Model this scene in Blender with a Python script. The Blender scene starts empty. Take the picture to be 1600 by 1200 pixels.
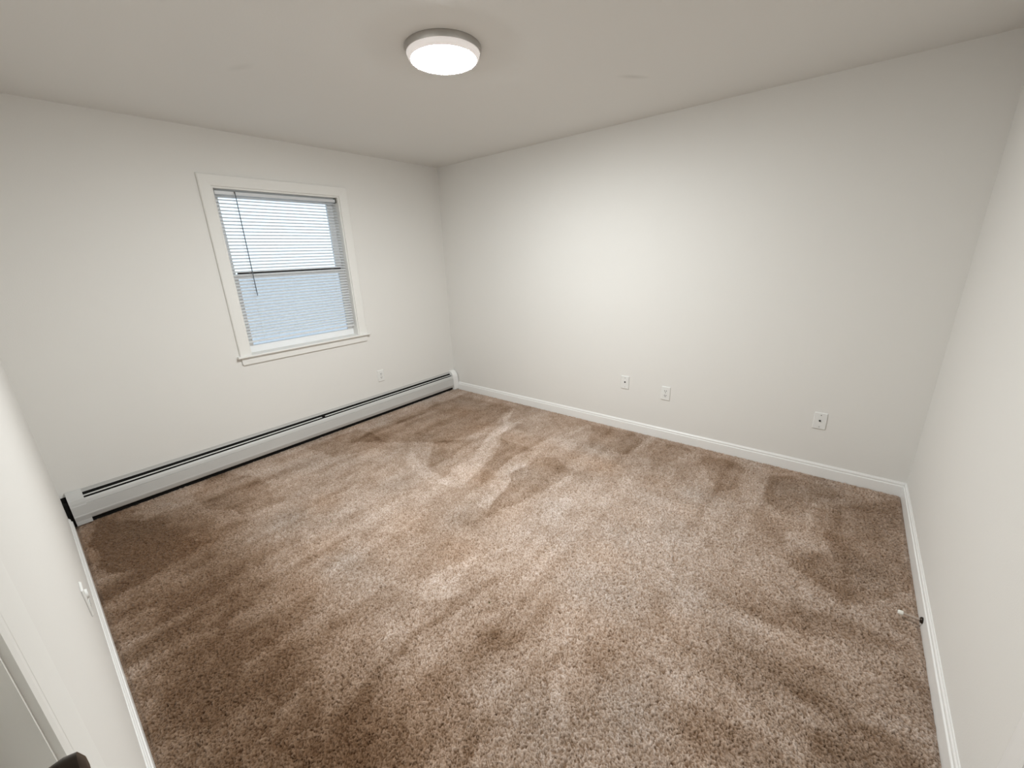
import bpy, bmesh, math, random
import numpy as np
from mathutils import Vector, Matrix

random.seed(7)
scene = bpy.context.scene
COL = scene.collection

# ---------------------------------------------------------------- room size
W, L, H = 4.076, 3.3445, 2.44        # x: window wall -> right wall, y: 0 (back wall) -> -L, z up

# ---------------------------------------------------------------- camera
cam_d = bpy.data.cameras.new('camera')
cam_d.sensor_fit = 'HORIZONTAL'
cam_d.sensor_width = 36.0
cam_d.lens = 637.21 / 1600 * 36.0
cam_d.clip_start = 0.01
cam_d.clip_end = 200
cam = bpy.data.objects.new('camera', cam_d)
COL.objects.link(cam)
R = Matrix(((0.77708944, -0.16276566, 0.60797972),
            (0.62828157, 0.25791680, -0.73398991),
            (-0.03733983, 0.95235827, 0.30268708)))
cam.matrix_world = Matrix.Translation((3.60712, -3.25551, 1.53973)) @ R.to_4x4()
scene.camera = cam

# ---------------------------------------------------------------- sky, lamp power, exposure
LAMP_STRENGTH = 248.0
LAMP_COLOR = (0.96, 1.0, 1.0, 1)
world = bpy.data.worlds.new('overcast_sky')
scene.world = world
world.use_nodes = True
wn = world.node_tree.nodes; wl = world.node_tree.links
bg = wn['Background']
tc = wn.new('ShaderNodeTexCoord'); sx = wn.new('ShaderNodeSeparateXYZ')
rp = wn.new('ShaderNodeValToRGB')
rp.color_ramp.elements[0].position = 0.0; rp.color_ramp.elements[0].color = (0.82, 0.91, 1.0, 1)
rp.color_ramp.elements[1].position = 0.6; rp.color_ramp.elements[1].color = (0.76, 0.88, 1.0, 1)
wl.new(tc.outputs['Generated'], sx.inputs[0]); wl.new(sx.outputs['Z'], rp.inputs[0])
wl.new(rp.outputs[0], bg.inputs['Color'])
bg.inputs['Strength'].default_value = 1.7
vs = scene.view_settings
vs.view_transform = 'Standard'; vs.look = 'None'; vs.gamma = 1.0
vs.use_curve_mapping = False
vs.exposure = 0.0

# ---------------------------------------------------------------- materials
def mat(name, col, rough=0.6, metal=0.0, spec=0.4, bump=0.0, bscale=300.0, var=0.0, vscale=8.0, trans=0.0, det=3.0):
    m = bpy.data.materials.new(name); m.use_nodes = True
    nt = m.node_tree; n = nt.nodes; l = nt.links
    b = n['Principled BSDF']
    b.inputs['Base Color'].default_value = (*col, 1)
    b.inputs['Roughness'].default_value = rough
    b.inputs['Metallic'].default_value = metal
    b.inputs['Specular IOR Level'].default_value = spec
    co = n.new('ShaderNodeTexCoord')
    if var > 0:
        t = n.new('ShaderNodeTexNoise'); t.inputs['Scale'].default_value = vscale; t.inputs['Detail'].default_value = det
        l.new(co.outputs['Object'], t.inputs['Vector'])
        mx = n.new('ShaderNodeMix'); mx.data_type = 'RGBA'
        mx.inputs['A'].default_value = (*[c * (1 - var) for c in col], 1)
        mx.inputs['B'].default_value = (*[min(1, c * (1 + var)) for c in col], 1)
        l.new(t.outputs['Fac'], mx.inputs['Factor']); l.new(mx.outputs['Result'], b.inputs['Base Color'])
    if bump > 0:
        t = n.new('ShaderNodeTexNoise'); t.inputs['Scale'].default_value = bscale; t.inputs['Detail'].default_value = 2
        l.new(co.outputs['Object'], t.inputs['Vector'])
        bp = n.new('ShaderNodeBump'); bp.inputs['Strength'].default_value = bump; bp.inputs['Distance'].default_value = 0.002
        l.new(t.outputs['Fac'], bp.inputs['Height']); l.new(bp.outputs['Normal'], b.inputs['Normal'])
    if trans > 0:
        tr = n.new('ShaderNodeBsdfTranslucent'); tr.inputs['Color'].default_value = (*col, 1)
        ms = n.new('ShaderNodeMixShader'); ms.inputs[0].default_value = trans
        l.new(b.outputs[0], ms.inputs[1]); l.new(tr.outputs[0], ms.inputs[2])
        l.new(ms.outputs[0], n['Material Output'].inputs['Surface'])
    return m

M = {}
M['wall'] = mat('wall_paint', (0.83, 0.815, 0.785), 0.75, spec=0.25, bump=0.12, bscale=160, var=0.012, vscale=1.5)
M['ceiling'] = mat('ceiling_paint', (0.80, 0.79, 0.765), 0.55, spec=0.3, bump=0.10, bscale=120, var=0.015, vscale=1.2)
M['trim'] = mat('trim_paint', (0.91, 0.905, 0.89), 0.35, spec=0.5, var=0.01, vscale=5)
M['casing'] = mat('casing_paint', (0.86, 0.85, 0.82), 0.7, spec=0.3, var=0.01, vscale=5)
M['door'] = mat('door_paint', (0.78, 0.77, 0.73), 0.45, spec=0.45, var=0.012, vscale=3)
M['heater'] = mat('heater_enamel', (0.60, 0.595, 0.58), 0.38, spec=0.5, var=0.02, vscale=4)
M['gap_shade'] = mat('heater_gap_shade', (0.012, 0.011, 0.010), 0.9, spec=0.1, var=0.3, vscale=60)  # near-black standing in for shade inside and under the heater
M['plastic'] = mat('white_plastic', (0.85, 0.85, 0.83), 0.35, spec=0.5, var=0.005, vscale=30)
M['slat'] = mat('blind_slat_enamel', (0.93, 0.94, 0.95), 0.45, spec=0.4, var=0.01, vscale=20, trans=0.45)
M['rail'] = mat('blind_rail_enamel', (0.70, 0.72, 0.74), 0.4, spec=0.5, var=0.01, vscale=20)
M['cord'] = mat('blind_cord', (0.75, 0.75, 0.74), 0.8, var=0.05, vscale=200)
M['wand'] = mat('backlit_dark_wand', (0.10, 0.12, 0.15), 0.25, spec=0.6, var=0.1, vscale=40)  # dark from backlighting, put into the wand's colour
M['vinyl'] = mat('window_vinyl', (0.90, 0.905, 0.91), 0.4, spec=0.5, var=0.01, vscale=10)
M['black'] = mat('matte_black', (0.012, 0.012, 0.013), 0.7, var=0.2, vscale=50)
M['bracket'] = mat('bracket_metal', (0.16, 0.155, 0.14), 0.5, metal=0.4, var=0.1, vscale=60)
M['bronze'] = mat('dark_bronze', (0.045, 0.035, 0.028), 0.28, metal=0.85, spec=0.5, var=0.25, vscale=25)
M['nickel'] = mat('brushed_nickel', (0.50, 0.48, 0.46), 0.32, metal=1.0, var=0.08, vscale=40)
M['rod'] = mat('satin_bronze_rod', (0.50, 0.41, 0.35), 0.4, metal=0.25, var=0.08, vscale=80)
M['rubber'] = mat('white_rubber', (0.88, 0.86, 0.80), 0.6, var=0.02, vscale=60)
M['screw'] = mat('screw_metal', (0.45, 0.44, 0.41), 0.4, metal=0.8, var=0.1, vscale=200)
M['subfloor'] = mat('subfloor_board', (0.10, 0.075, 0.05), 0.9, var=0.2, vscale=6)
M['ground'] = mat('pale_gravel', (0.74, 0.75, 0.77), 0.9, var=0.12, vscale=1.5, bump=0.5, bscale=8)

def glass_mat():
    m = bpy.data.materials.new('window_glass'); m.use_nodes = True
    n = m.node_tree.nodes; l = m.node_tree.links
    n.remove(n['Principled BSDF'])
    t = n.new('ShaderNodeBsdfTransparent'); t.inputs[0].default_value = (0.93, 0.96, 0.97, 1)
    g = n.new('ShaderNodeBsdfGlossy'); g.inputs['Roughness'].default_value = 0.02
    no = n.new('ShaderNodeTexNoise'); no.inputs['Scale'].default_value = 3
    fr = n.new('ShaderNodeFresnel'); fr.inputs['IOR'].default_value = 1.45
    s = n.new('ShaderNodeMixShader')
    l.new(fr.outputs[0], s.inputs[0]); l.new(t.outputs[0], s.inputs[1]); l.new(g.outputs[0], s.inputs[2])
    l.new(s.outputs[0], n['Material Output'].inputs['Surface'])
    return m
M['glass'] = glass_mat()

def screen_mat():
    # fine woven insect mesh, too fine to model thread by thread
    m = bpy.data.materials.new('insect_mesh'); m.use_nodes = True
    n = m.node_tree.nodes; l = m.node_tree.links
    b = n['Principled BSDF']; b.inputs['Base Color'].default_value = (0.22, 0.24, 0.27, 1)
    t = n.new('ShaderNodeBsdfTransparent'); s = n.new('ShaderNodeMixShader')
    co = n.new('ShaderNodeTexCoord'); no = n.new('ShaderNodeTexNoise'); no.inputs['Scale'].default_value = 250
    mr = n.new('ShaderNodeMapRange'); mr.inputs['To Min'].default_value = 0.10; mr.inputs['To Max'].default_value = 0.28
    l.new(co.outputs['Object'], no.inputs['Vector']); l.new(no.outputs['Fac'], mr.inputs['Value'])
    l.new(mr.outputs[0], s.inputs[0]); l.new(t.outputs[0], s.inputs[1]); l.new(b.outputs[0], s.inputs[2])
    l.new(s.outputs[0], n['Material Output'].inputs['Surface'])
    return m
M['screen'] = screen_mat()

def lens_mat():
    m = bpy.data.materials.new('lit_lamp_lens'); m.use_nodes = True
    n = m.node_tree.nodes; l = m.node_tree.links
    b = n['Principled BSDF']
    b.inputs['Base Color'].default_value = (0.9, 0.9, 0.88, 1)
    b.inputs['Emission Color'].default_value = LAMP_COLOR
    b.inputs['Emission Strength'].default_value = LAMP_STRENGTH
    return m
M['lens'] = lens_mat()
M['diffuser'] = mat('acrylic_diffuser_side', (0.86, 0.83, 0.81), 0.4, spec=0.4, var=0.01, vscale=20)
M['diffuser'].node_tree.nodes['Principled BSDF'].inputs['Emission Color'].default_value = (1.0, 0.93, 0.90, 1)
M['diffuser'].node_tree.nodes['Principled BSDF'].inputs['Emission Strength'].default_value = 0.35

def carpet_mat():
    m = bpy.data.materials.new('brown_carpet_yarn'); m.use_nodes = True
    n = m.node_tree.nodes; l = m.node_tree.links
    b = n['Principled BSDF']; b.inputs['Roughness'].default_value = 0.95
    b.inputs['Specular IOR Level'].default_value = 0.05
    b.inputs['Sheen Weight'].default_value = 0.15; b.inputs['Sheen Roughness'].default_value = 0.5
    a = n.new('ShaderNodeAttribute'); a.attribute_name = 'yarn'
    co = n.new('ShaderNodeTexCoord')
    no = n.new('ShaderNodeTexNoise'); no.inputs['Scale'].default_value = 420; no.inputs['Detail'].default_value = 2
    l.new(co.outputs['Object'], no.inputs['Vector'])
    mr = n.new('ShaderNodeMapRange'); mr.inputs['From Min'].default_value = 0.3; mr.inputs['From Max'].default_value = 0.7
    mr.inputs['To Min'].default_value = 0.72; mr.inputs['To Max'].default_value = 1.28
    l.new(no.outputs['Fac'], mr.inputs['Value'])
    mx = n.new('ShaderNodeMix'); mx.data_type = 'RGBA'; mx.blend_type = 'MULTIPLY'; mx.inputs['Factor'].default_value = 1
    l.new(a.outputs['Color'], mx.inputs['A']); l.new(mr.outputs[0], mx.inputs['B'])
    l.new(mx.outputs['Result'], b.inputs['Base Color'])
    return m
M['carpet'] = carpet_mat()

# two faint old scuffs on the ceiling paint
def add_scuffs():
    nt = M['ceiling'].node_tree; n = nt.nodes; l = nt.links
    b = n['Principled BSDF']; src = b.inputs['Base Color'].links[0].from_socket
    geo = n.new('ShaderNodeNewGeometry'); cur = src
    for (cx, cy, ax, ay, rot, k) in ((2.494, -0.767, 0.030, 0.110, math.radians(-38), 0.16), (1.166, -2.251, 0.10, 0.035, math.radians(20), 0.07)):
        mp = n.new('ShaderNodeMapping'); mp.vector_type = 'TEXTURE'
        mp.inputs['Location'].default_value = (cx, cy, H); mp.inputs['Rotation'].default_value = (0, 0, rot)
        mp.inputs['Scale'].default_value = (ax, ay, 1)
        l.new(geo.outputs['Position'], mp.inputs['Vector'])
        gr = n.new('ShaderNodeTexGradient'); gr.gradient_type = 'SPHERICAL'
        l.new(mp.outputs[0], gr.inputs[0])
        mu = n.new('ShaderNodeMath'); mu.operation = 'MULTIPLY'; mu.inputs[1].default_value = k * 2; mu.use_clamp = True
        l.new(gr.outputs['Fac'], mu.inputs[0])
        mx = n.new('ShaderNodeMix'); mx.data_type = 'RGBA'
        mx.inputs['B'].default_value = (0.36, 0.34, 0.30, 1)
        l.new(mu.outputs[0], mx.inputs['Factor']); l.new(cur, mx.inputs['A']); cur = mx.outputs['Result']
    l.new(cur, b.inputs['Base Color'])
add_scuffs()

# ---------------------------------------------------------------- helpers
def link(name, me, m, parent=None):
    o = bpy.data.objects.new(name, me); COL.objects.link(o)
    if m is not None and not me.materials: me.materials.append(m)
    if parent is not None: o.parent = parent
    return o

def from_bm(name, bm, m, parent=None, smooth=False, bevel=0.0, segs=2):
    bmesh.ops.recalc_face_normals(bm, faces=bm.faces[:])
    me = bpy.data.meshes.new(name); bm.to_mesh(me); bm.free()
    if smooth:
        for p in me.polygons: p.use_smooth = True
    o = link(name, me, m, parent)
    if bevel > 0:
        md = o.modifiers.new('bevel', 'BEVEL'); md.width = bevel; md.segments = segs; md.limit_method = 'ANGLE'; md.angle_limit = math.radians(40)
    return o

def box(bm, x0, x1, y0, y1, z0, z1):
    v = [bm.verts.new(p) for p in ((x0,y0,z0),(x1,y0,z0),(x1,y1,z0),(x0,y1,z0),(x0,y0,z1),(x1,y0,z1),(x1,y1,z1),(x0,y1,z1))]
    for f in ((3,2,1,0),(4,5,6,7),(0,1,5,4),(1,2,6,5),(2,3,7,6),(3,0,4,7)): bm.faces.new([v[i] for i in f])

def boxes(name, lst, m, parent=None, bevel=0.0, segs=2):
    bm = bmesh.new()
    for b in lst: box(bm, *b)
    return from_bm(name, bm, m, parent, bevel=bevel, segs=segs)

def prism(bm, prof, fn, a, b):
    # closed profile [(u,v)] swept between parameters a and b; fn(u,v,s) -> xyz
    n = len(prof)
    va = [bm.verts.new(fn(u, v, a)) for u, v in prof]; vb = [bm.verts.new(fn(u, v, b)) for u, v in prof]
    for i in range(n):
        j = (i + 1) % n
        bm.faces.new((va[i], va[j], vb[j], vb[i]))
    bm.faces.new(va[::-1]); bm.faces.new(vb)

def lathe(bm, prof, origin, axis, seg=32):
    # profile [(r, t)] turned about an axis through origin
    ax = Vector(axis).normalized(); ref = Vector((0,0,1)) if abs(ax.z) < .9 else Vector((1,0,0))
    e1 = ax.cross(ref).normalized(); e2 = ax.cross(e1); O = Vector(origin); rings = []
    for r, t in prof:
        if r < 1e-6: rings.append([bm.verts.new(O + ax * t)])
        else: rings.append([bm.verts.new(O + ax * t + (e1 * math.cos(2*math.pi*k/seg) + e2 * math.sin(2*math.pi*k/seg)) * r) for k in range(seg)])
    for a, b in zip(rings, rings[1:]):
        for k in range(seg):
            k2 = (k + 1) % seg
            if len(a) == 1 and len(b) == 1: continue
            if len(a) == 1: bm.faces.new((a[0], b[k], b[k2]))
            elif len(b) == 1: bm.faces.new((a[k], b[0], a[k2]))
            else: bm.faces.new((a[k], b[k], b[k2], a[k2]))

def turned(name, prof, origin, axis, m, parent=None, seg=32, smooth=True):
    bm = bmesh.new(); lathe(bm, prof, origin, axis, seg)
    o = from_bm(name, bm, m, parent, smooth=smooth)
    if smooth:
        md = o.modifiers.new('edges', 'EDGE_SPLIT'); md.split_angle = math.radians(35)
    return o

def empty(name, loc):
    o = bpy.data.objects.new(name, None); o.empty_display_size = 0.05; COL.objects.link(o); o.location = loc
    return o

def tag(o, label, cat, group=None, kind=None):
    o['label'] = label; o['category'] = cat
    if group: o['group'] = group
    if kind: o['kind'] = kind
    return o

def structure(o, label=None):
    o['kind'] = 'structure'
    if label: o['label'] = label
    return o

def settle(root):
    # parts were modelled in room coordinates: keep them there under the root
    for c in root.children:
        c.matrix_parent_inverse = Matrix.Translation(-root.location)

# ---------------------------------------------------------------- room shell
T = 0.14
WY0, WY1, WZ0, WZ1 = -2.128, -1.172, 0.844, 2.078       # window opening in the left wall
DX0, DX1, DZ = 3.04, 3.845, 2.03                        # closet door opening in the front wall
EY0, EY1 = -2.885, -2.122                                # entry door opening in the right wall

structure(boxes('floor', [(-T, W + T, -L - T, T, -0.12, -0.016)], M['subfloor']), 'subfloor under the brown carpet')
structure(boxes('ceiling', [(-T, W + T, -L - T, T, H, H + 0.1)], M['ceiling']), 'off-white painted ceiling with two faint scuffs')
structure(boxes('wall_left', [(-T, 0, -L - T, WY0, -0.02, H), (-T, 0, WY1, T, -0.02, H), (-T, 0, WY0, WY1, -0.02, WZ0), (-T, 0, WY0, WY1, WZ1, H)], M['wall']), 'off-white wall with the window')
structure(boxes('wall_back', [(0, W, 0, T, -0.02, H)], M['wall']), 'blank off-white wall with three wall plates')
structure(boxes('wall_right', [(W, W + T, -L - T, EY0, -0.02, H), (W, W + T, EY1, T, -0.02, H), (W, W + T, EY0, EY1, DZ, H)], M['wall']), 'off-white wall with the door stop')
structure(boxes('wall_front', [(0, DX0, -L - T, -L, -0.02, H), (DX1, W, -L - T, -L, -0.02, H), (DX0, DX1, -L - T, -L, DZ, H)], M['wall']), 'off-white wall beside the camera with a closed door')
structure(boxes('ground', [(-90, -0.6, -70, 70, -0.9, -0.8)], M['ground']), 'pale ground outside the window')

# baseboards: flat face with two small beads on top
HB, TB = 0.0875, 0.013
BP = [(0, -0.014), (TB, -0.014), (TB, 0.060), (TB - 0.001, 0.0625), (TB - 0.0036, 0.0642), (TB - 0.0048, 0.0655), (TB - 0.0042, 0.0680),
      (TB - 0.0042, 0.0760), (TB - 0.0052, 0.0795), (TB - 0.0082, 0.0830), (TB - 0.0095, HB), (0, HB)]
def baseboard(name, fn, a, b, label):
    bm = bmesh.new(); prism(bm, BP, fn, a, b)
    return structure(from_bm(name, bm, M['trim']), label)
baseboard('baseboard_back', lambda u, v, s: (s, -u, v), 0.068, W, 'white baseboard below the wall plates')
baseboard('baseboard_right', lambda u, v, s: (W - u, s, v), -2.052, -TB, 'white baseboard that holds the door stop')
baseboard('baseboard_front', lambda u, v, s: (s, -L + u, v), 0.085, 2.862, 'white baseboard beside the dark-knobbed door')

# ---------------------------------------------------------------- carpet (cut pile, real relief)
ZONES = [
    (0.20, 0.014, [(1.07, -0.14), (1.33, -0.61), (1.52, -1.01), (1.68, -1.33), (1.71, -1.6), (1.51, -1.63), (1.44, -1.34), (1.39, -1.07), (1.27, -0.72)]),
    (0.16, 0.014, [(1.91, -0.14), (1.93, -0.58), (1.85, -0.84), (1.88, -1.22), (2.05, -1.63), (1.97, -1.67), (1.81, -1.31), (1.72, -1.01), (1.78, -0.63)]),
    (0.14, 0.014, [(0.96, -1.43), (1.3, -1.53), (1.59, -1.58), (1.59, -1.71), (1.36, -1.66), (1.02, -1.54)]),
    (0.06, 0.10, [(0.95, -1.9), (1.1, -1.55), (1.63, -1.73), (1.82, -2.09), (1.57, -2.28), (1.19, -2.23)]),
    (0.18, 0.03, [(2.15, -2.3), (2.28, -2.0), (2.4, -2.23), (2.26, -2.37)]),
    (-0.17, 0.022, [(2.01, -0.81), (2.23, -0.91), (2.19, -1.25), (2.15, -1.55), (2.1, -1.71), (2.02, -1.55), (1.88, -1.21), (1.89, -0.94)]),
    (-0.17, 0.022, [(0.97, -1.19), (1.24, -0.95), (1.33, -1.31), (1.29, -1.52)]),
    (-0.16, 0.014, [(1.38, -0.81), (1.79, -0.8), (1.72, -1.01), (1.79, -1.32), (1.82, -1.49), (1.59, -1.2)]),
    (-0.20, 0.05, [(0.27, -0.17), (1.03, -0.16), (1.18, -0.64), (1.1, -1.13), (0.62, -1.45), (0.33, -1.65), (0.24, -1.19)]),
    (-0.22, 0.02, [(0.08, -3.22), (0.36, -3.03), (0.88, -2.9), (0.83, -3.06), (0.79, -3.29), (0.37, -3.3)]),
    (-0.17, 0.022, [(0.22, -2.76), (-0.02, -2.56), (0.32, -2.4), (0.83, -2.42), (0.75, -2.62), (0.47, -2.75)]),
    (-0.16, 0.014, [(0.12, -1.95), (0.14, -1.41), (0.62, -1.45), (0.64, -1.59), (0.5, -1.86)]),
    (-0.17, 0.022, [(1.92, -0.1), (2.4, -0.08), (2.44, -0.45), (2.14, -0.53)]),
    (-0.14, 0.014, [(2.53, -0.14), (2.85, -0.11), (2.77, -0.4), (2.69, -0.62)]),
    (-0.17, 0.022, [(2.9, -0.13), (3.19, -0.12), (3.23, -0.5), (3.12, -0.65)]),
    (-0.18, 0.022, [(3.38, -0.17), (3.69, -0.04), (3.77, -0.25), (3.65, -0.35), (3.56, -0.69), (3.41, -0.57)]),
    (0.10, 0.014, [(3.26, -0.41), (3.39, -0.3), (3.39, -0.59), (3.29, -0.8)]),
    (0.12, 0.014, [(3.54, -0.83), (3.72, -0.68), (3.72, -0.9), (3.56, -0.99)]),
    (-0.17, 0.05, [(3.73, -0.4), (4.06, -0.06), (4.05, -0.99), (3.8, -1.27), (3.54, -1.06), (3.73, -0.9)]),
    (-0.15, 0.06, [(3.42, -1.46), (3.8, -1.34), (3.97, -1.4), (3.74, -1.51), (3.55, -1.55)]),
    (-0.14, 0.06, [(3.47, -1.78), (3.69, -1.7), (3.88, -1.72), (3.84, -1.82), (3.65, -1.84)]),
    (-0.13, 0.06, [(3.4, -2.01), (3.53, -2.0), (3.66, -2.08), (3.49, -2.14)]),
    (-0.16, 0.012, [(3.75, -1.91), (3.91, -1.78), (4.03, -1.85), (4.03, -1.97), (3.76, -2.17)]),
    (-0.18, 0.03, [(2.46, -2.02), (2.5, -2.09), (2.42, -2.38), (2.43, -2.57), (2.4, -2.63), (2.39, -2.5), (2.38, -2.3)]),
    (-0.16, 0.05, [(2.6, -2.31), (2.75, -2.21), (2.78, -2.31), (2.72, -2.49), (2.69, -2.6), (2.65, -2.49)]),
    (0.14, 0.03, [(2.93, -2.25), (2.99, -2.21), (3.06, -2.4), (3.02, -2.44)]),
    (0.10, 0.03, [(2.87, -2.1), (2.96, -2.02), (3.0, -2.12), (2.92, -2.17)]),
    (-0.16, 0.05, [(2.37, -2.64), (2.65, -2.56), (2.88, -2.58), (2.94, -2.82), (2.61, -3.07), (2.43, -2.9)]),
    (-0.42, 0.55, [(-0.34, -3.32), (0.58, -2.75), (1.74, -2.73), (2.42, -2.79), (2.83, -2.96), (2.29, -3.39)]),  # dim near-left floor, shade painted into the yarn colour
    (0.16, 0.50, [(2.02, -1.24), (3.1, -0.46), (3.48, -1.18), (3.38, -1.83), (2.84, -2.13), (2.35, -2.01)]),  # brighter mid-floor, light painted into the yarn colour
]
def inside(px, py, poly):
    r = np.zeros(px.shape, bool); n = len(poly)
    for i in range(n):
        (x0, y0), (x1, y1) = poly[i], poly[(i + 1) % n]
        c = ((y0 > py) != (y1 > py)) & (px < (x1 - x0) * (py - y0) / ((y1 - y0) if y1 != y0 else 1e-9) + x0)
        r ^= c
    return r
def seg_dist(px, py, poly):
    d = np.full(px.shape, 1e9); n = len(poly)
    for i in range(n):
        (x0, y0), (x1, y1) = poly[i], poly[(i + 1) % n]
        dx, dy = x1 - x0, y1 - y0
        t = np.clip(((px - x0) * dx + (py - y0) * dy) / (dx*dx + dy*dy + 1e-12), 0, 1)
        d = np.minimum(d, np.hypot(px - x0 - t * dx, py - y0 - t * dy))
    return d
def smooth_noise(rng, nx, ny, cell):
    cx, cy = cell if isinstance(cell, tuple) else (cell, cell)
    gx, gy = int(nx / cx) + 3, int(ny / cy) + 3
    g = rng.standard_normal((gx, gy))
    X = np.arange(nx) / cx; Y = np.arange(ny) / cy
    ix = X.astype(int); iy = Y.astype(int); fx = X - ix; fy = Y - iy
    fx = fx*fx*(3-2*fx); fy = fy*fy*(3-2*fy); fx = fx[:, None]; fy = fy[None, :]
    a = g[np.ix_(ix, iy)]; b = g[np.ix_(ix+1, iy)]; c = g[np.ix_(ix, iy+1)]; d = g[np.ix_(ix+1, iy+1)]
    return (a*(1-fx)+b*fx)*(1-fy) + (c*(1-fx)+d*fx)*fy

def build_carpet():
    rng = np.random.default_rng(3)
    st = 0.0036
    x0, x1, y0, y1 = 0.004, W - 0.0135, -L + 0.0135, -0.0135
    nx = int((x1 - x0) / st); ny = int((y1 - y0) / st)
    xs = np.linspace(x0, x1, nx); ys = np.linspace(y0, y1, ny)
    X, Y = np.meshgrid(xs, ys, indexing='ij')
    # pile lay: vacuum-brushed zones, plus broad light and shade painted into the yarn
    wob = 0.018
    Xw = X + wob * smooth_noise(rng, nx, ny, 45) + 0.006 * smooth_noise(rng, nx, ny, 12)
    Yw = Y + wob * smooth_noise(rng, nx, ny, 45) + 0.006 * smooth_noise(rng, nx, ny, 12)
    lay_light = np.zeros_like(X)
    CX, CY = Xw[::4, ::4], Yw[::4, ::4]
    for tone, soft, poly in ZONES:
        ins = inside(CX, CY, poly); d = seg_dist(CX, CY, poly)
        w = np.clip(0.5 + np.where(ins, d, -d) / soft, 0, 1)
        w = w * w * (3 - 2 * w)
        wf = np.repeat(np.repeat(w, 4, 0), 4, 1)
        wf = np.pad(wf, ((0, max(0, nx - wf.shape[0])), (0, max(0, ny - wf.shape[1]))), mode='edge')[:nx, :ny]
        lay_light += tone * wf
    lay_light += 0.045 * smooth_noise(rng, nx, ny, 30) + 0.035 * smooth_noise(rng, nx, ny, 11)
    rt = np.clip((X - 3.0) / 0.5, 0, 1) * np.clip((-0.9 - Y) / 0.4, 0, 1)
    lay_light += 0.085 * rt * smooth_noise(rng, nx, ny, (80, 20)) + 0.055 * (1 - rt) * smooth_noise(rng, nx, ny, (16, 110))
    # tufts
    white = rng.random((nx, ny)); blob = smooth_noise(rng, nx, ny, 2.6)
    h = -0.0075 + 0.0110 * white + 0.0016 * blob
    edge = np.minimum.reduce([X - x0, x1 - X, Y - y0, y1 - Y])
    ef = np.clip(edge / 0.016, 0, 1); ef = ef * ef * (3 - 2 * ef)
    ef = np.clip(ef + 0.25 * smooth_noise(rng, nx, ny, 9) * (1 - ef), 0, 1)
    h = -0.012 + (h + 0.012) * ef
    # the seam: a fine crease running from the back wall towards the window
    for (ax, ay, bx, by) in ((1.455, -1.703, 1.375, -0.937), (0.88, -2.16, 0.84, -1.86)):
        dx, dy = bx - ax, by - ay
        t = np.clip(((X - ax) * dx + (Y - ay) * dy) / (dx*dx + dy*dy), 0, 1)
        dd = np.hypot(X - ax - t*dx + 0.006 * smooth_noise(rng, nx, ny, 25), Y - ay - t*dy)
        fade = np.clip(np.minimum(t, 1 - t) * 5, 0, 1)
        h -= 0.009 * np.exp(-(dd / 0.007) ** 2) * fade
    lean = 0.9 * lay_light * (h + 0.010) / 0.010
    jx = (rng.random((nx, ny)) - .5) * st * 0.9 * ef; jy = (rng.random((nx, ny)) - .5) * st * 0.9 * ef
    X2 = X + jx - 0.004 * lean * ef * 0.6; Y2 = Y + jy + 0.004 * lean * ef
    X2 = np.clip(X2, x0, x1); Y2 = np.clip(Y2, y0, y1)
    co = np.stack([X2, Y2, h], -1).reshape(-1, 3).astype(np.float32)
    me = bpy.data.meshes.new('carpet')
    nv = nx * ny; idx = np.arange(nv).reshape(nx, ny)
    q = np.stack([idx[:-1, :-1], idx[1:, :-1], idx[1:, 1:], idx[:-1, 1:]], -1).reshape(-1, 4)
    nf = len(q)
    me.vertices.add(nv); me.vertices.foreach_set('co', co.ravel())
    me.loops.add(nf * 4); me.loops.foreach_set('vertex_index', q.ravel().astype(np.int32))
    me.polygons.add(nf)
    me.polygons.foreach_set('loop_start', np.arange(0, nf * 4, 4, dtype=np.int32))
    me.polygons.foreach_set('loop_total', np.full(nf, 4, np.int32))
    me.polygons.foreach_set('use_smooth', np.ones(nf, bool))
    me.update(calc_edges=True)
    # yarn colour: flecked brown, each tuft its own shade
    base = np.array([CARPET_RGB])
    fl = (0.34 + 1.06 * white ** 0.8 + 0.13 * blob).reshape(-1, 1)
    tone = np.clip(1 + CARPET_LAY_LIGHT * lay_light, 0.3, 1.8).reshape(-1, 1)
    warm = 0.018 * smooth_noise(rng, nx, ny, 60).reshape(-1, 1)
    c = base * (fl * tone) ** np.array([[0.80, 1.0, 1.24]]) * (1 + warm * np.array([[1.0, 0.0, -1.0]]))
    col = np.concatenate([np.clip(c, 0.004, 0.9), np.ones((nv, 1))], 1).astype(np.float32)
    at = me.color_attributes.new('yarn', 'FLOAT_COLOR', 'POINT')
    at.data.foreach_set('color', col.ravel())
    o = link('carpet', me, M['carpet'])
    return tag(o, 'brown cut-pile wall-to-wall carpet with pale vacuum tracks', 'carpet', kind='stuff')
CARPET_RGB = (0.425, 0.313, 0.238); CARPET_LAY_LIGHT = 1.6
build_carpet()

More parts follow.
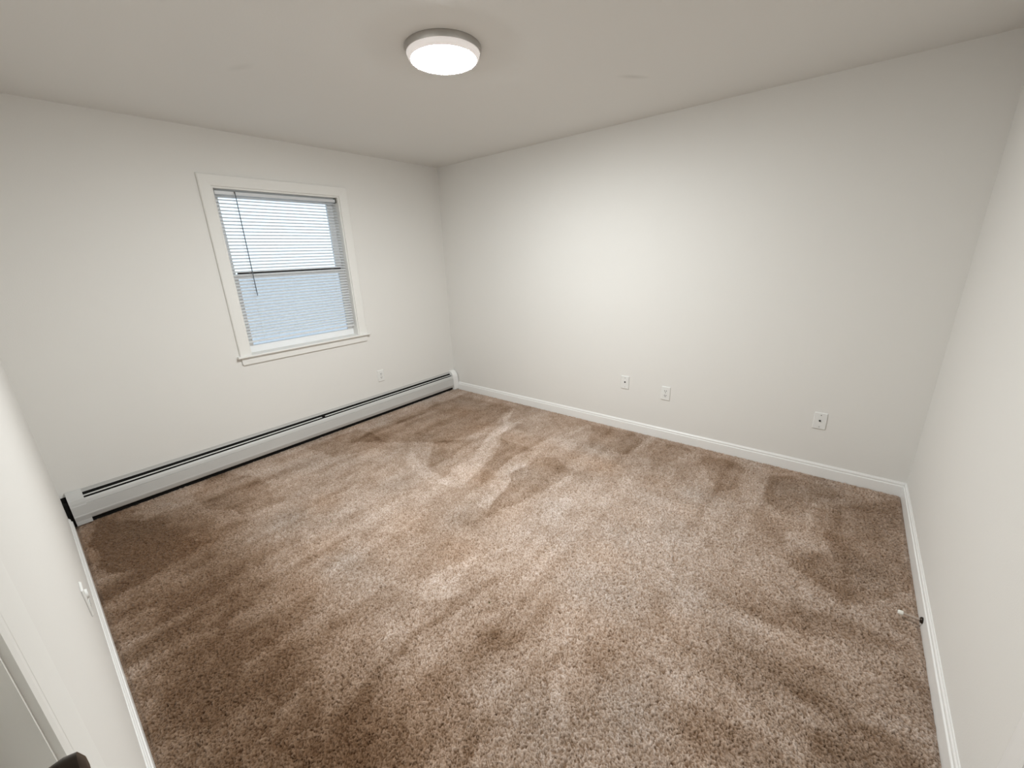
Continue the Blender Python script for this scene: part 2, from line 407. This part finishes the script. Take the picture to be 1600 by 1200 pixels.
# ---------------------------------------------------------------- window
win = structure(empty('window_1', (0, (WY0 + WY1) / 2, 0.862)), 'white cased double-hung window in the left wall')
CW = 0.076; CT = 0.017
ZS = 0.862                                              # stool top
def casing_leg(y_in, y_out, z0, z1, zi):
    bm = bmesh.new()
    s = 1 if y_out > y_in else -1
    prof = [(0, 0), (0, 0.009), (0.006, 0.012), (0.050, CT), (0.068, CT), (0.0745, 0.013), (0.076, 0)]   # (offset from opening, thickness)
    n = len(prof)
    # mitred top
    lo = [bm.verts.new((t, y_in + s * u, z0)) for u, t in prof]
    hi = [bm.verts.new((t, y_in + s * u, zi + u)) for u, t in prof]
    for i in range(n): bm.faces.new((lo[i], lo[(i+1) % n], hi[(i+1) % n], hi[i]))
    bm.faces.new(lo); bm.faces.new(hi)
    return bm
from_bm('casing', casing_leg(WY0, WY0 - 1, ZS, 0, WZ1), M['casing'], win)
from_bm('casing', casing_leg(WY1, WY1 + 1, ZS, 0, WZ1), M['casing'], win)
bm = bmesh.new()
prof = [(0, 0), (0, 0.009), (0.006, 0.012), (0.050, CT), (0.068, CT), (0.0745, 0.013), (0.076, 0)]
lo = [bm.verts.new((t, WY0 - u, WZ1 + u)) for u, t in prof]; hi = [bm.verts.new((t, WY1 + u, WZ1 + u)) for u, t in prof]
for i in range(7): bm.faces.new((lo[i], lo[(i+1) % 7], hi[(i+1) % 7], hi[i]))
bm.faces.new(lo); bm.faces.new(hi)
from_bm('casing', bm, M['casing'], win)
# stool (inner sill) with rounded nose and an apron below it
bm = bmesh.new()
prism(bm, [(-0.139, ZS - 0.0178), (0.030, ZS - 0.0178), (0.036, ZS - 0.014), (0.038, ZS - 0.009), (0.036, ZS - 0.003), (0.030, ZS), (-0.139, ZS)], lambda u, v, s: (u, s, v), WY0 + 0.001, WY1 - 0.001)
prism(bm, [(0.0, ZS - 0.018), (0.030, ZS - 0.018), (0.036, ZS - 0.014), (0.038, ZS - 0.009), (0.036, ZS - 0.003), (0.030, ZS), (0.0, ZS)], lambda u, v, s: (u, s, v), WY0 - CW - 0.018, WY0 + 0.001)
prism(bm, [(0.0, ZS - 0.018), (0.030, ZS - 0.018), (0.036, ZS - 0.014), (0.038, ZS - 0.009), (0.036, ZS - 0.003), (0.030, ZS), (0.0, ZS)], lambda u, v, s: (u, s, v), WY1 - 0.001, WY1 + CW + 0.018)
from_bm('window_stool', bm, M['casing'], win)
bm = bmesh.new()
ya, yb, za, zb = WY0 - CW + 0.006, WY1 + CW - 0.004, ZS - 0.018 - 0.055, ZS - 0.018
arc = []
r = 0.014
for k in range(5):
    a = math.pi + k * math.pi / 8; arc.append((ya + r + r * math.cos(a), za + r + r * math.sin(a)))
arc2 = []
for k in range(5):
    a = 1.5 * math.pi + k * math.pi / 8; arc2.append((yb - r + r * math.cos(a), za + r + r * math.sin(a)))
prism(bm, [(ya, zb)] + arc + arc2 + [(yb, zb)], lambda u, v, s: (s, u, v), 0.0, 0.015)
from_bm('window_apron', bm, M['casing'], win, bevel=0.003)
# jamb liners and sashes
boxes('jamb', [(-0.138, -0.001, WY0 + 0.0002, WY0 + 0.012, ZS, WZ1 - 0.0002), (-0.138, -0.001, WY1 - 0.012, WY1 - 0.0002, ZS, WZ1 - 0.0002), (-0.138, -0.001, WY0 + 0.012, WY1 - 0.012, WZ1 - 0.012, WZ1 - 0.0002)], M['casing'], win)
def sash(name, xa, xb, z0, z1, bot, top):
    ya, yb, sw = WY0 + 0.013, WY1 - 0.013, 0.05
    s = boxes(name, [(xa, xb, ya, ya + sw, z0, z1), (xa, xb, yb - sw, yb, z0, z1), (xa, xb, ya + sw, yb - sw, z0, z0 + bot), (xa, xb, ya + sw, yb - sw, z1 - top, z1)], M['vinyl'], win)
    xm = (xa + xb) / 2
    boxes('pane', [(xm - 0.002, xm + 0.002, ya + sw, yb - sw, z0 + bot, z1 - top)], M['glass'], s)
    return s
ZM = 1.456
sash('lower_sash', -0.104, -0.074, ZS + 0.001, ZM + 0.016, 0.055, 0.034)
sash('upper_sash', -0.137, -0.107, ZM - 0.018, WZ1 - 0.013, 0.034, 0.045)
boxes('rail_dark_strip', [(-0.106, -0.0725, WY0 + 0.075, WY1 - 0.045, ZM + 0.0165, ZM + 0.032)], M['black'], win)  # thin black strip along the top of the meeting rail
boxes('insect_screen', [(-0.1405, -0.1395, WY0 + 0.02, WY1 - 0.02, ZS + 0.01, ZM)], M['screen'], win)
settle(win)

# ---------------------------------------------------------------- mini blind
bl = empty('window_blind', (-0.042, (WY0 + WY1) / 2, WZ1 - 0.012))
tag(bl, 'white aluminium mini blind lowered over the whole window', 'blind')
BX, BY0, BY1 = -0.042, WY0 + 0.020, WY1 - 0.020
boxes('head_rail', [(BX - 0.013, BX + 0.014, BY0 + 0.004, BY1 - 0.004, 2.030, 2.054)], M['rail'], bl, bevel=0.002)
for ya, yb in ((BY0 - 0.0065, BY0 + 0.003), (BY1 - 0.003, BY1 + 0.0065)):
    boxes('bracket', [(BX - 0.016, BX + 0.017, ya, yb, 2.026, 2.0655)], M['bracket'], bl)
ZT, ZB, NS = 2.018, 0.985, 44
def slat_mesh():
    bm = bmesh.new(); n = 6; w = 0.0262; arch = 0.0022; th = 0.0005
    tl = math.radians(SLAT_TILT)
    top, bot = [], []
    for k in range(n + 1):
        u = (k / n - .5) * w; v = arch * (1 - (2 * k / n - 1) ** 2)
        for lst, off in ((top, th), (bot, 0)):
            vv = v + off
            lst.append((u * math.cos(tl) + vv * math.sin(tl), -u * math.sin(tl) + vv * math.cos(tl)))
    prism(bm, top + bot[::-1], lambda u, v, s: (u, s, v), BY0 - BY0, BY1 - BY0)
    bmesh.ops.recalc_face_normals(bm, faces=bm.faces[:])
    me = bpy.data.meshes.new('slat'); bm.to_mesh(me); bm.free()
    me.materials.append(M['slat'])
    return me
SLAT_TILT = 25.0
sm = slat_mesh()
for k in range(NS):
    o = bpy.data.objects.new('slat', sm); COL.objects.link(o); o.parent = bl
    o.location = (BX, BY0, ZT + (ZB - ZT) * k / (NS - 1))
boxes('bottom_rail', [(BX - 0.012, BX + 0.012, BY0, BY1, 0.946, 0.960)], M['slat'], bl, bevel=0.003)
for yl in (WY0 + 0.14, WY1 - 0.14):
    boxes('ladder_cord', [(BX - 0.0112, BX - 0.0102, yl, yl + 0.001, 0.96, 2.03), (BX + 0.0112, BX + 0.0122, yl, yl + 0.001, 0.96, 2.03)], M['cord'], bl)
wd = turned('wand', [(0, 0), (0.0032, 0), (0.0034, 0.03), (0.0030, 0.735), (0, 0.738)], (-0.018, -1.976, 1.306), (0, 0, 1), M['wand'], bl, seg=8)
boxes('wand_hook', [(-0.028, -0.0165, -1.9785, -1.9735, 2.040, 2.053)], M['bracket'], wd)
settle(bl)
for c in wd.children: pass

# ---------------------------------------------------------------- baseboard heater under the window
ht = empty('baseboard_heater', (0.03, -1.68, 0.0))
tag(ht, 'long white hydronic baseboard heater along the wall below the window', 'heater')
HY0, HY1 = -3.262, -0.078
def hsweep(name, prof, a, b, m, smooth=False):
    bm = bmesh.new(); prism(bm, prof, lambda u, v, s: (u, s, v), a, b)
    return from_bm(name, bm, m, ht)
hsweep('back_panel', [(0.001, 0.198), (0.006, 0.198), (0.007, 0.201), (0.005, 0.205), (0.005, 0.222), (0.001, 0.222)], HY0, HY1, M['heater'])
hsweep('front_panel', [(0.047, 0.166), (0.047, 0.1715), (0.0495, 0.1745), (0.054, 0.171), (0.059, 0.162), (0.0625, 0.148), (0.0640, 0.1435), (0.0585, 0.1410), (0.0655, 0.1385),
                       (0.0665, 0.075), (0.0675, 0.069), (0.0665, 0.062), (0.057, 0.036), (0.053, 0.032), (0.051, 0.034), (0.055, 0.040), (0.0640, 0.066), (0.0630, 0.074),
                       (0.0625, 0.132), (0.0580, 0.155), (0.0530, 0.166)], HY0, HY1, M['heater'])
for a, b in ((HY0, -1.685), (-1.655, HY1)):
    hsweep('damper', [(0.030, 0.1850), (0.034, 0.1810), (0.037, 0.1810), (0.037, 0.1835), (0.034, 0.1845), (0.031, 0.1875), (0.029, 0.1875)], a, b, M['heater'])
hsweep('element_slot_shade', [(0.0012, 0.05), (0.052, 0.05), (0.052, 0.155), (0.046, 0.172), (0.022, 0.172), (0.0055, 0.1975), (0.0012, 0.1975)], -L + 0.0005, HY1, M['gap_shade'])  # element block, blackened to fill the slot and wall gap with shade
hsweep('floor_gap_shade', [(0.002, 0.002), (0.040, 0.002), (0.046, 0.049), (0.002, 0.049)], -L + 0.0135, HY1, M['gap_shade'])  # added strip, shade of the gap at the floor put in as black
def cap_profile(g):
    return [(0.001, 0.008), (0.060 + g, 0.008), (0.0605 + g, 0.036), (0.0672 + g, 0.064), (0.0675 + g, 0.069), (0.0660 + g, 0.075), (0.0655 + g, 0.136), (0.0630 + g, 0.142), (0.0610 + g, 0.156), (0.055 + g, 0.176),
            (0.046, 0.190 + g), (0.032, 0.203 + g), (0.016, 0.216 + g), (0.008, 0.2225 + g), (0.001, 0.2235 + g)]
hsweep('end_cap', cap_profile(0.0015), -3.320, -3.248, M['heater'])
def cap_round(g):
    return [(0.001, 0.004), (0.066 + g, 0.004), (0.068 + g, 0.05), (0.068 + g, 0.13), (0.064 + g, 0.165), (0.054 + g, 0.192), (0.040, 0.210 + g), (0.022, 0.221 + g), (0.008, 0.2245 + g), (0.001, 0.225 + g)]
hsweep('end_cap', cap_round(0.006), -0.083, -0.014, M['trim'])
settle(ht)

# ---------------------------------------------------------------- wall plates
def rounded_plate(bm, w, h, t, r=0.004):
    # local: u across, v up, s outwards; bevelled rim
    def ring(ins, s):
        out = []
        for cx, cy, a0 in ((w/2, h/2, 0), (-w/2, h/2, 90), (-w/2, -h/2, 180), (w/2, -h/2, 270)):
            for k in range(4):
                a = math.radians(a0 + k * 30); rr = max(r - ins, 0.0015)
                out.append((math.copysign(abs(cx) - ins - rr, cx) + rr * math.cos(a), math.copysign(abs(cy) - ins - rr, cy) + rr * math.sin(a), s))
        return out
    rings = [ring(0, 0), ring(0, t * 0.35), ring(0.0035, t)]
    V = [[bm.verts.new(p) for p in rg] for rg in rings]
    n = len(V[0])
    for a, b in zip(V, V[1:]):
        for k in range(n): bm.faces.new((a[k], a[(k+1) % n], b[(k+1) % n], b[k]))
    bm.faces.new(V[-1]); bm.faces.new(V[0][::-1])
def disc(bm, cx, cy, r, s0, s1, seg=12):
    a = [bm.verts.new((cx + r*math.cos(2*math.pi*k/seg), cy + r*math.sin(2*math.pi*k/seg), s0)) for k in range(seg)]
    b = [bm.verts.new((cx + r*.9*math.cos(2*math.pi*k/seg), cy + r*.9*math.sin(2*math.pi*k/seg), s1)) for k in range(seg)]
    for k in range(seg): bm.faces.new((a[k], a[(k+1) % seg], b[(k+1) % seg], b[k]))
    bm.faces.new(b); bm.faces.new(a[::-1])
def lbox(bm, u0, u1, v0, v1, s0, s1): box(bm, u0, u1, v0, v1, s0, s1)

def plate_root(name, loc, wall, label, cat, group):
    o = empty(name, loc)
    # local u,v,s -> room: back wall faces -y, left wall faces +x
    if wall == 'back': o.matrix_world = Matrix.Translation(loc) @ Matrix(((1,0,0),(0,0,-1),(0,1,0))).to_4x4()
    elif wall == 'front': o.matrix_world = Matrix.Translation(loc) @ Matrix(((-1,0,0),(0,0,1),(0,1,0))).to_4x4()
    else: o.matrix_world = Matrix.Translation(loc) @ Matrix(((0,0,1),(1,0,0),(0,1,0))).to_4x4()
    return tag(o, label, cat, group)
def part(name, m, root, fn, smooth=False):
    bm = bmesh.new(); fn(bm); return from_bm(name, bm, m, root, smooth=smooth)
PW, PH, PT = 0.074, 0.117, 0.0065
def outlet(loc, wall, label, group):
    r = plate_root('electrical_outlet', loc, wall, label, 'outlet', group)
    part('cover_plate', M['plastic'], r, lambda bm: rounded_plate(bm, PW, PH, PT))
    for cy in (0.0195, -0.0195):
        def face(bm, cy=cy):
            pr = []
            for k in range(20):
                a = 2 * math.pi * k / 20
                pr.append((0.0172 * math.cos(a), cy + max(-0.0125, min(0.0125, 0.0172 * math.sin(a)))))
            va = [bm.verts.new((u, v, PT * 0.8)) for u, v in pr]; vb = [bm.verts.new((u, v, PT + 0.0016)) for u, v in pr]
            for k in range(20): bm.faces.new((va[k], va[(k+1) % 20], vb[(k+1) % 20], vb[k]))
            bm.faces.new(vb); bm.faces.new(va[::-1])
        f = part('receptacle', M['plastic'], r, face)
        def slots(bm, cy=cy):
            lbox(bm, -0.0086, -0.0048, cy - 0.0015, cy + 0.0085, PT + 0.0012, PT + 0.0018)
            lbox(bm, 0.0048, 0.0086, cy - 0.0005, cy + 0.0085, PT + 0.0012, PT + 0.0018)
            disc(bm, 0, cy - 0.0072, 0.0034, PT + 0.0012, PT + 0.0018)
        part('slots', M['black'], f, slots)
    part('screw', M['screw'], r, lambda bm: disc(bm, 0, 0, 0.0030, PT * .9, PT + 0.0008))
    return r
def jack_plate(loc, label, kind):
    r = plate_root('cable_wall_plate', loc, 'back', label, 'wall plate', None)
    part('cover_plate', M['plastic'], r, lambda bm: rounded_plate(bm, PW, PH, PT))
    if kind == 'coax':
        part('jack_hole', M['black'], r, lambda bm: disc(bm, 0.001, 0.004, 0.0074, PT * .9, PT + 0.0012, 14))
    else:
        part('jack_hole', M['black'], r, lambda bm: (disc(bm, -0.001, 0.002, 0.0068, PT * .9, PT + 0.0022, 6), disc(bm, -0.001, 0.002, 0.0045, PT, PT + 0.006, 12)))
    for sy, mm in ((0.0415, M['bracket']), (-0.0415, M['screw'])):
        part('screw', mm, r, lambda bm, sy=sy: disc(bm, 0.001, sy, 0.0032, PT * .9, PT + 0.0010))
    return r
jack_plate((2.200, -0.0005, 0.433), 'white wall plate with a small round jack hole, left of the duplex outlet', 'coax')
outlet((2.557, -0.0005, 0.398), 'back', 'white duplex outlet in the middle of the three back wall plates', 'duplex outlets')
jack_plate((3.590, -0.0005, 0.395), 'white wall plate with a black cable jack near the right corner', 'cable')
outlet((0.0005, -1.005, 0.404), 'left', 'small off-white duplex outlet below the window near the corner', 'duplex outlets')

fo = outlet((1.63, -L + 0.0005, 0.405), 'front', 'white outlet seen edge-on low on the wall beside the camera', 'duplex outlets')
part('socket_cap', M['plastic'], fo, lambda bm: disc(bm, 0, 0.0195, 0.0185, PT * .9, PT + 0.0065, 20))

# ---------------------------------------------------------------- door stop on the right baseboard
ds = tag(empty('door_stop', (W - TB, -1.194, 0.027)), 'bronze rod door stop with white tip on right baseboard', 'door stop')
O = (W - TB, -1.194, 0.027)
turned('mounting_base', [(0, -0.0005), (0.0135, -0.0005), (0.0135, 0.004), (0.011, 0.008), (0.006, 0.010), (0.0, 0.010)], O, (-1, 0, 0), M['bronze'], ds, seg=24)
turned('rod', [(0.0058, 0.009), (0.0062, 0.014), (0.0050, 0.018), (0.0046, 0.060), (0.0056, 0.0615), (0, 0.0615)], O, (-1, 0, 0), M['rod'], ds, seg=16)
turned('rubber_tip', [(0, 0.060), (0.0085, 0.060), (0.0100, 0.0635), (0.0098, 0.072), (0.0075, 0.0765), (0, 0.0775)], O, (-1, 0, 0), M['rubber'], ds, seg=20)
settle(ds)

# ---------------------------------------------------------------- ceiling light
LX, LY = 1.995, -1.705
cl = tag(empty('ceiling_light', (LX, LY, H)), 'round flush ceiling light, lit, with a brushed nickel rim', 'ceiling light')
turned('rim', [(0.150, 0.0), (0.172, 0.0), (0.1735, 0.003), (0.1730, 0.008), (0.1705, 0.020), (0.1680, 0.0245), (0.1655, 0.0245), (0.1655, 0.020)], (LX, LY, H), (0, 0, -1), M['nickel'], cl, seg=64)
turned('diffuser', [(0.1652, 0.021), (0.1652, 0.0245), (0.1610, 0.0360), (0.1550, 0.0455), (0.1500, 0.0480), (0.1484, 0.0475), (0.1484, 0.044)], (LX, LY, H), (0, 0, -1), M['diffuser'], cl, seg=64)
turned('lens', [(0.1482, 0.044), (0.1470, 0.0480), (0.138, 0.0515), (0.115, 0.0550), (0.085, 0.0575), (0.045, 0.0595), (0.0, 0.0602)], (LX, LY, H), (0, 0, -1), M['lens'], cl, seg=48)
settle(cl)

# ---------------------------------------------------------------- doors
def door_front():
    d = structure(empty('door_1', ((DX0 + DX1) / 2, -L, 0)), 'closed off-white door beside the camera with dark knob')
    yw, t = -L, 0.010
    def leg(xi, s):
        bm = bmesh.new()
        prof = [(0.0, 0.0), (0.0, 0.008), (0.010, t), (0.022, t), (0.0245, t - 0.0014), (0.0270, t), (0.150, t), (0.170, t - 0.001), (0.1765, t - 0.004), (0.177, 0)]
        if s < 0: pass
        sc = 1.0 if s < 0 else 0.55
        prism(bm, [(u * sc, v) for u, v in prof], lambda u, v, q: (xi + s * u, yw + v, q), 0.0, DZ + 0.09)
        return from_bm('casing', bm, M['casing'], d)
    leg(DX0, -1); leg(DX1, 1)
    bm = bmesh.new(); prism(bm, [(0, 0), (0, 0.011), (0.010, t), (0.085, t), (0.09, 0)], lambda u, v, q: (q, yw + v, DZ + u), DX0 + 0.001, DX1 - 0.001)
    from_bm('casing', bm, M['casing'], d)
    boxes('jamb', [(DX0 + 0.0002, DX0 + 0.007, yw - T, yw + 0.002, 0.0, DZ - 0.0002), (DX1 - 0.016, DX1 - 0.0002, yw - T, yw + 0.002, 0.0, DZ - 0.0002), (DX0 + 0.007, DX1 - 0.016, yw - T, yw + 0.002, DZ - 0.016, DZ - 0.0002)], M['casing'], d)
    f = -L - 0.032
    slab = boxes('door_slab', [(DX0 + 0.0085, DX1 - 0.0175, f - 0.035, f, 0.004, DZ - 0.0175)], M['door'], d)
    boxes('stop', [(DX0 + 0.007, DX0 + 0.05, f - 0.052, f - 0.0355, 0, DZ - 0.016), (DX1 - 0.05, DX1 - 0.016, f - 0.052, f - 0.0355, 0, DZ - 0.016), (DX0 + 0.05, DX1 - 0.05, f - 0.052, f - 0.0355, DZ - 0.05, DZ - 0.016), (DX0, DX1, -L - T, -L, -0.0158, 0.003)], M['casing'], d)
    for x0, x1 in ((DX0 + 0.115, DX0 + 0.335), (DX1 - 0.335, DX1 - 0.115)):
        for z0, z1 in ((0.22, 0.86), (1.02, 1.58), (1.70, 1.90)):
            bm = bmesh.new()
            rg = [[bm.verts.new(p) for p in ((x0+i, f + s, z0+i), (x1-i, f + s, z0+i), (x1-i, f + s, z1-i), (x0+i, f + s, z1-i))] for i, s in ((0, 0.0003), (0.006, 0.005), (0.022, 0.001), (0.045, 0.006))]
            for a, b in zip(rg, rg[1:]):
                for k in range(4): bm.faces.new((a[k], a[(k+1) % 4], b[(k+1) % 4], b[k]))
            bm.faces.new(rg[-1])
            from_bm('raised_panel', bm, M['door'], d)
    return d, f
d1, DF = door_front()
KX, KZ = 3.137, 1.110
kn = turned('door_knob', [(0, -0.001), (0.030, -0.001), (0.031, 0.004), (0.026, 0.009), (0.013, 0.012), (0.0105, 0.020), (0.0110, 0.028), (0.0140, 0.033), (0.0178, 0.041), (0.0185, 0.050), (0.0160, 0.058), (0.009, 0.0615), (0, 0.0625)],
            (KX, DF, KZ), (0, 1, 0), M['bronze'], d1, seg=32)
kn['label'] = 'round dark bronze door knob'
settle(d1)

def door_right():
    d = structure(empty('door_2', (W, (EY0 + EY1) / 2, 0)), 'white cased door at the near end of the right wall')
    t = 0.016
    def leg(yi, s):
        bm = bmesh.new()
        prism(bm, [(0, 0), (0, 0.010), (0.008, 0.013), (0.050, t), (0.062, t), (0.0695, 0.011), (0.070, 0)], lambda u, v, q: (W - v, yi + s * u, q), 0.0, DZ + 0.07)
        from_bm('casing', bm, M['trim'], d)
    leg(EY1, 1); leg(EY0, -1)
    bm = bmesh.new(); prism(bm, [(0, 0), (0, 0.010), (0.008, 0.013), (0.062, t), (0.070, 0)], lambda u, v, q: (W - v, q, DZ + u), EY0 + 0.001, EY1 - 0.001)
    from_bm('casing', bm, M['trim'], d)
    boxes('jamb', [(W - 0.002, W + T, EY1 - 0.016, EY1 - 0.0002, 0, DZ - 0.0002), (W - 0.002, W + T, EY0 + 0.0002, EY0 + 0.016, 0, DZ - 0.0002), (W - 0.002, W + T, EY0 + 0.016, EY1 - 0.016, DZ - 0.016, DZ - 0.0002)], M['trim'], d)
    boxes('door_slab', [(W + 0.004, W + 0.039, EY0 + 0.0175, EY1 - 0.0175, 0.004, DZ - 0.0175)], M['door'], d, bevel=0.002)
    boxes('stop', [(W + 0.0395, W + 0.056, EY1 - 0.05, EY1 - 0.016, 0, DZ - 0.016), (W + 0.0395, W + 0.056, EY0 + 0.016, EY0 + 0.05, 0, DZ - 0.016), (W + 0.0395, W + 0.056, EY0 + 0.05, EY1 - 0.05, DZ - 0.05, DZ - 0.016), (W, W + T, EY0, EY1, -0.0158, 0.003)], M['trim'], d)
    settle(d)
door_right()
